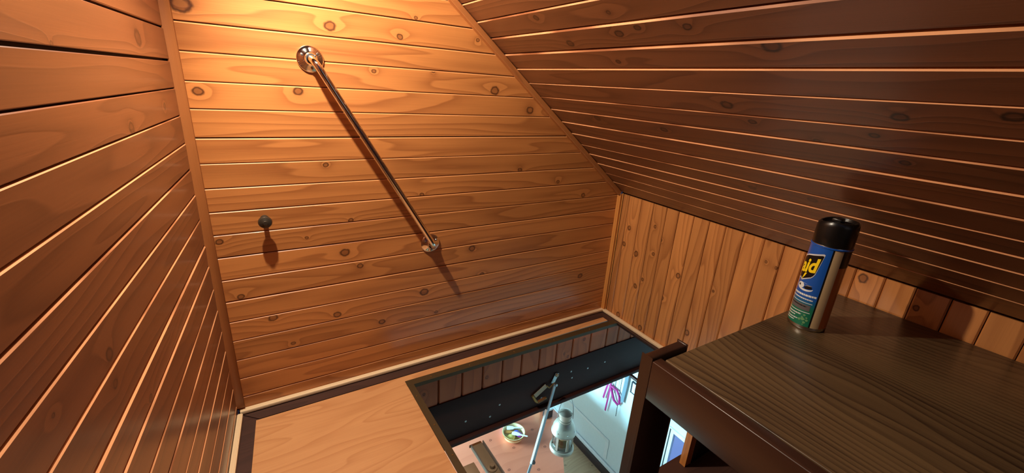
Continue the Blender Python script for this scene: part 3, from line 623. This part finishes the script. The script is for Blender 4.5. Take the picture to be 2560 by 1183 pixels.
# ------------------------------------------------------------------ desk
DZ = 0.46
dk = empty('desk', (0.6, -0.785, 0), 'dark stained wooden desk against the knee wall', 'desk')
dtop = box('desk_top', (0.6085, -1.62, DZ-0.022), (KX-0.004, -0.797, DZ), M['desk_top'], dk, 'y', 0.0015)
dtop['knot1'] = (0.32, -0.33, 0.02); 
box('apron', (0.5835, -1.60, 0.376), (0.6075, -0.788, DZ-0.001), M['desk_dark'], dk, 'y', 0.0018, 1.0)
box('leg', (0.5840, -0.7845, TZ), (0.6850, -0.7655, DZ+0.001), M['desk_dark'], dk, 'z', 0.003, 0.85)
box('gap_shade', (0.6080, -0.7965, DZ-0.06), (0.682, -0.7850, DZ-0.014), M['black_plastic'], dk, 'x')  # black block painted in for the shade of the gap behind the leg
box('leg', (0.5840, -1.60, TZ), (0.6850, -1.581, 0.3755), M['desk_dark'], dk, 'z', 0.003, 0.85)
box('leg', (1.19, -0.7845, TZ), (1.25, -0.7655, DZ-0.0225), M['desk_dark'], dk, 'z', 0.003, 0.85)
box('side_panel', (0.9035, -0.7365, TZ), (1.188, -0.7265, 0.16), M['black_plastic'], dk, 'z', 0.001)
po = tag(box('wooden_post', (0.880, -0.737, TZ), (0.903, -0.722, 0.16), M['pine_corner'], None, 'z', 0.001), 'light wooden post standing below the desk beside the hatch', 'post')

# ------------------------------------------------------------------ grab bar
gb = empty('grab_bar', (0.153, 0, 0.951), 'long slanting chrome grab bar screwed to the end wall', 'grab bar')
P0, P1 = Vector((0.153, 0, 0.951)), Vector((0.455, 0, 0.434)); so = 0.053; R_ = 0.030
dv = (P1-P0).normalized(); yv = Vector((0, -1, 0)); pts = [P0 + yv*0.004, P0 + yv*(so-R_)]
for i in range(1, 10):
    a_ = math.pi/2*i/9; pts.append(P0 + yv*(so-R_+R_*math.sin(a_)) + dv*(R_*(1-math.cos(a_))))
for i in range(9, 0, -1):
    a_ = math.pi/2*i/9; pts.append(P1 + yv*(so-R_+R_*math.sin(a_)) - dv*(R_*(1-math.cos(a_))))
pts += [P1 + yv*(so-R_), P1 + yv*0.004]
tube('bar', pts, 0.0086, M['chrome'], gb, 24)
for P_ in (P0, P1):
    fo = lathe('flange', [(0.0305, 0.0004), (0.0305, 0.003), (0.029, 0.005), (0.024, 0.0085), (0.017, 0.012), (0.0125, 0.016), (0.0115, 0.020), (0.0088, 0.020), (0.0088, 0.0004)], M['chrome'], gb, frame(P_, (0, -1, 0)), 40)
    for k in range(3):
        an = math.radians(35+120*k); q_ = P_ + Vector((0.0205*math.cos(an), -0.0105, 0.0205*math.sin(an)))
        lathe('screw', [(0, 0.0022), (0.0025, 0.0018), (0.0038, 0)], M['steel'], fo, frame(q_, (0.25*math.cos(an), -1, 0.25*math.sin(an))), 12)
# wall peg
pg = empty('wall_peg', (0.012, 0, 0.558), 'round dark metal peg knob on the end wall', 'peg')
lathe('stem', [(0.010, 0.0003), (0.010, 0.002), (0.0055, 0.004), (0.0055, 0.020), (0.0, 0.020)], M['bronze_dark'], pg, frame((0.012, 0, 0.562), (0, -1, 0)), 20)
lathe('knob', [(0.0, 0.020), (0.009, 0.0205), (0.0145, 0.025), (0.0158, 0.031), (0.0135, 0.037), (0.006, 0.040), (0.005, 0.042), (0.0, 0.0425)], M['bronze_dark'], pg, frame((0.012, 0, 0.562), (0, -1, 0)), 28)

# ------------------------------------------------------------------ spray can
CR = 0.036; cc = Vector((1.01, -0.85, DZ))
sc = empty('spray_can', cc, 'blue and green insect spray can with black cap on the desk', 'spray can')
MW = Matrix.Translation(cc)
lathe('can_body', [(0.0, 0.003), (0.030, 0.003), (0.0335, 0.0002), (0.0358, 0.001), (0.0364, 0.0035), (0.0356, 0.006), (CR-0.0006, 0.008), (CR-0.0006, 0.186), (0.0362, 0.1885), (0.0355, 0.191), (0.031, 0.194), (0.0, 0.195)], M['can_metal'], sc, MW, 72)
def patch(nm, a0, a1, z0, z1, mat, dr=0.0, parent=sc): return lathe(nm, [(CR+dr, z0), (CR+dr, z1)], mat, parent, MW, max(6, int(abs(a1-a0)/3)), math.radians(a0), math.radians(a1))
lab = patch('front_label', 60, 208, 0.0085, 0.1862, M['can_label'])
patch('label_stripe', 208, 213, 0.0085, 0.1862, M['can_black'])
patch('beige_panel', 213, 239, 0.0085, 0.1862, M['can_beige'])
patch('black_panel', 239, 330, 0.150, 0.1862, M['can_black'])
patch('brown_panel', 239, 330, 0.0085, 0.150, M['can_brown'])
patch('label_stripe', 330, 420, 0.0085, 0.1862, M['can_blue'])
# dome ring in shiny blue
lathe('shoulder_ring', [(CR+0.0002, 0.1863), (CR+0.0012, 0.1875), (CR+0.0012, 0.1890), (CR-0.002, 0.1915)], M['can_blue'], sc, MW, 72)
# cap: skirt, slanted top with finger recess
bm = bmesh.new(); rings = []
for r, z, kk in ((0.0345, 0.1905, 0), (0.0358, 0.1925, 0), (0.0358, 0.215, 0.1), (0.0356, 0.232, 0.8), (0.0345, 0.2395, 1), (0.032, 0.2425, 1), (0.029, 0.2425, 1), (0.026, 0.2370, 1), (0.012, 0.2345, 1)):
    row = []
    for k in range(64):
        a_ = 2*math.pi*k/64; x_, y_ = r*math.cos(a_), r*math.sin(a_)
        side = (math.cos(a_ - math.radians(110)))          # +1 towards the nozzle side
        row.append(bm.verts.new((x_, y_, z - kk*0.006*max(0, side)**2)))
    rings.append(row)
for a_, b_ in zip(rings, rings[1:]):
    for k in range(64): bm.faces.new((a_[k], a_[(k+1) % 64], b_[(k+1) % 64], b_[k]))
bm.faces.new(rings[0][::-1]); bm.faces.new(rings[-1])
cap = smooth_angle(mesh_obj('cap', bm, M['black_plastic'], sc, MW), 35)
box('nozzle', cc + Vector((-0.009, -0.006, 0.2352)), cc + Vector((0.009, 0.012, 0.2455)), M['black_plastic'], cap, 'x', 0.002)

def wrap_poly(nm, pts, mat, dr, parent, cuts=4):
    """flat outline given as (angle in degrees, height) laid on the can"""
    bm = bmesh.new(); vs = [bm.verts.new((math.radians(a_)*CR, z_, 0)) for a_, z_ in pts]; bm.faces.new(vs)
    bmesh.ops.triangulate(bm, faces=bm.faces[:])
    for _ in range(cuts):
        es = [e for e in bm.edges if abs(e.verts[0].co.x-e.verts[1].co.x) > 0.0035]
        if not es: break
        bmesh.ops.subdivide_edges(bm, edges=es, cuts=1); bmesh.ops.triangulate(bm, faces=bm.faces[:])
    wrap(bm, dr); return mesh_obj(nm, bm, mat, parent, MW)
def wrap(bm, dr):
    for v in bm.verts:
        a_ = v.co.x/CR; z_ = v.co.y; r = CR+dr
        v.co = Vector((r*math.cos(a_), r*math.sin(a_), z_))
logo = [(84, 0.150), (118, 0.1575), (136, 0.1640), (160, 0.1685), (188, 0.1745), (192, 0.1735), (191.5, 0.170), (182, 0.128), (178, 0.1215), (172, 0.1165), (160, 0.112), (140, 0.1045), (128, 0.108), (100, 0.100), (84, 0.098)]
wrap_poly('logo_outline', logo, M['print_silver'], 0.0003, lab)
cxm, czm = 150, 0.137
wrap_poly('logo_field', [(cxm+(a_-cxm)*0.955, czm+(z_-czm)*0.90) for a_, z_ in logo], M['can_black'], 0.0005, lab)
def wrap_text(nm, body, a0, a1, z0, z1, slope, shear, mat, dr, parent, bold=0.0):
    cu = bpy.data.curves.new('lettering', 'FONT'); cu.body = body; cu.size = 1; cu.offset = bold; cu.shear = shear; cu.resolution_u = 6
    ob = bpy.data.objects.new('lettering', cu); COL.objects.link(ob)
    dg = bpy.context.evaluated_depsgraph_get(); dg.update()
    me = bpy.data.meshes.new_from_object(ob.evaluated_get(dg)); bpy.data.objects.remove(ob)
    bm = bmesh.new(); bm.from_mesh(me); bpy.data.meshes.remove(me)
    xs = [v.co.x for v in bm.verts]; ysv = [v.co.y for v in bm.verts]; mx, Mx, my, My = min(xs), max(xs), min(ysv), max(ysv)
    s0_, s1_ = math.radians(a0)*CR, math.radians(a1)*CR
    for v in bm.verts:
        u = (v.co.x-mx)/(Mx-mx); w = (v.co.y-my)/(My-my)
        v.co = Vector((s0_+(s1_-s0_)*u, z0+(z1-z0)*w + slope*u, 0))
    bmesh.ops.triangulate(bm, faces=bm.faces[:])
    for _ in range(3):
        es = [e for e in bm.edges if abs(e.verts[0].co.x-e.verts[1].co.x) > 0.003]
        if not es: break
        bmesh.ops.subdivide_edges(bm, edges=es, cuts=1); bmesh.ops.triangulate(bm, faces=bm.faces[:])
    wrap(bm, dr); return mesh_obj(nm, bm, mat, parent, MW)
wrap_text('logo_lettering', 'Raid', 88, 184.5, 0.1155, 0.1480, 0.0150, 0.12, M['print_yellow'], 0.0008, lab, 0.035)
wrap_poly('logo_tail', [(147, 0.1235), (155, 0.1245), (150, 0.1165), (138, 0.1060), (143, 0.1165)], M['print_yellow'], 0.0008, lab)
# insect vignette
wrap_poly('picture_oval', [(158+31*math.cos(t_), 0.0935+0.0085*math.sin(t_)) for t_ in [2*math.pi*i/28 for i in range(28)]], M['print_white'], 0.0003, lab)
wrap_poly('picture_ground', [(160+29*math.cos(t_), 0.0955+0.0062*math.sin(t_)) for t_ in [2*math.pi*i/28 for i in range(28)]], M['can_blue'], 0.0005, lab)
wrap_poly('picture_spot', [(146+13*math.cos(t_), 0.0955+0.0065*math.sin(t_)) for t_ in [2*math.pi*i/20 for i in range(20)]], M['print_white'], 0.0006, lab)
wrap_poly('insect', [(140+4*math.cos(t_), 0.0950+0.0024*math.sin(t_)) for t_ in [2*math.pi*i/14 for i in range(14)]], M['can_black'], 0.0008, lab)
wrap_poly('insect', [(158, 0.0935), (168, 0.0975), (184, 0.0985), (186, 0.0945), (176, 0.0920), (166, 0.0905)], M['can_black'], 0.0008, lab)
wrap_poly('insect', [(160, 0.0975), (172, 0.1005), (186, 0.1010), (176, 0.0985)], M['print_tan'], 0.0009, lab)
# small print, too blurred to read: rows of short dashes
def dashes(a0, a1, z, slope, h, mat):
    a_ = a0
    while a_ < a1:
        w = random.uniform(4, 9); b_ = min(a1, a_+w); zz = z + slope*(a_-a0)/max(1, a1-a0)
        wrap_poly('small_print', [(a_, zz), (b_, zz), (b_, zz+h), (a_, zz+h)], mat, 0.0004, lab, 2); a_ = b_+1.0
dashes(112, 205, 0.0730, 0.0040, 0.0042, M['print_white'])
dashes(114, 198, 0.0665, 0.0020, 0.0026, M['print_white'])
wrap_poly('rule', [(112, 0.0590), (200, 0.0612), (200, 0.0624), (112, 0.0602)], M['print_white'], 0.0004, lab)
wrap_poly('grey_band', [(108, 0.0425), (197, 0.0445), (197, 0.0580), (108, 0.0560)], M['print_grey'], 0.0003, lab)
dashes(118, 186, 0.0510, 0.001, 0.0022, M['can_black'])
wrap_poly('rule', [(112, 0.0365), (201, 0.0400), (201, 0.0414), (112, 0.0379)], M['print_white'], 0.0004, lab)
dashes(112, 177, 0.0290, 0.0035, 0.0026, M['print_white'])
dashes(112, 159, 0.0238, 0.0025, 0.0022, M['print_white'])
dashes(112, 171, 0.0170, 0.0035, 0.0022, M['print_white'])
dashes(112, 160, 0.0125, 0.0025, 0.0020, M['print_white'])
for a_, z_, r_ in ((188, 0.034, 5), (186, 0.0245, 8), (176, 0.022, 6), (198, 0.0235, 6), (192, 0.0175, 6), (183, 0.0285, 4), (196, 0.029, 4), (190, 0.0125, 3)):
    wrap_poly('emblem_spot', [(a_+r_*math.cos(t_)*(0.8+0.2*math.sin(5*t_)), z_+r_*0.00050*math.sin(t_)*(0.8+0.2*math.cos(4*t_))) for t_ in [2*math.pi*i/14 for i in range(14)]], M['print_green'], 0.0004, lab, 2)
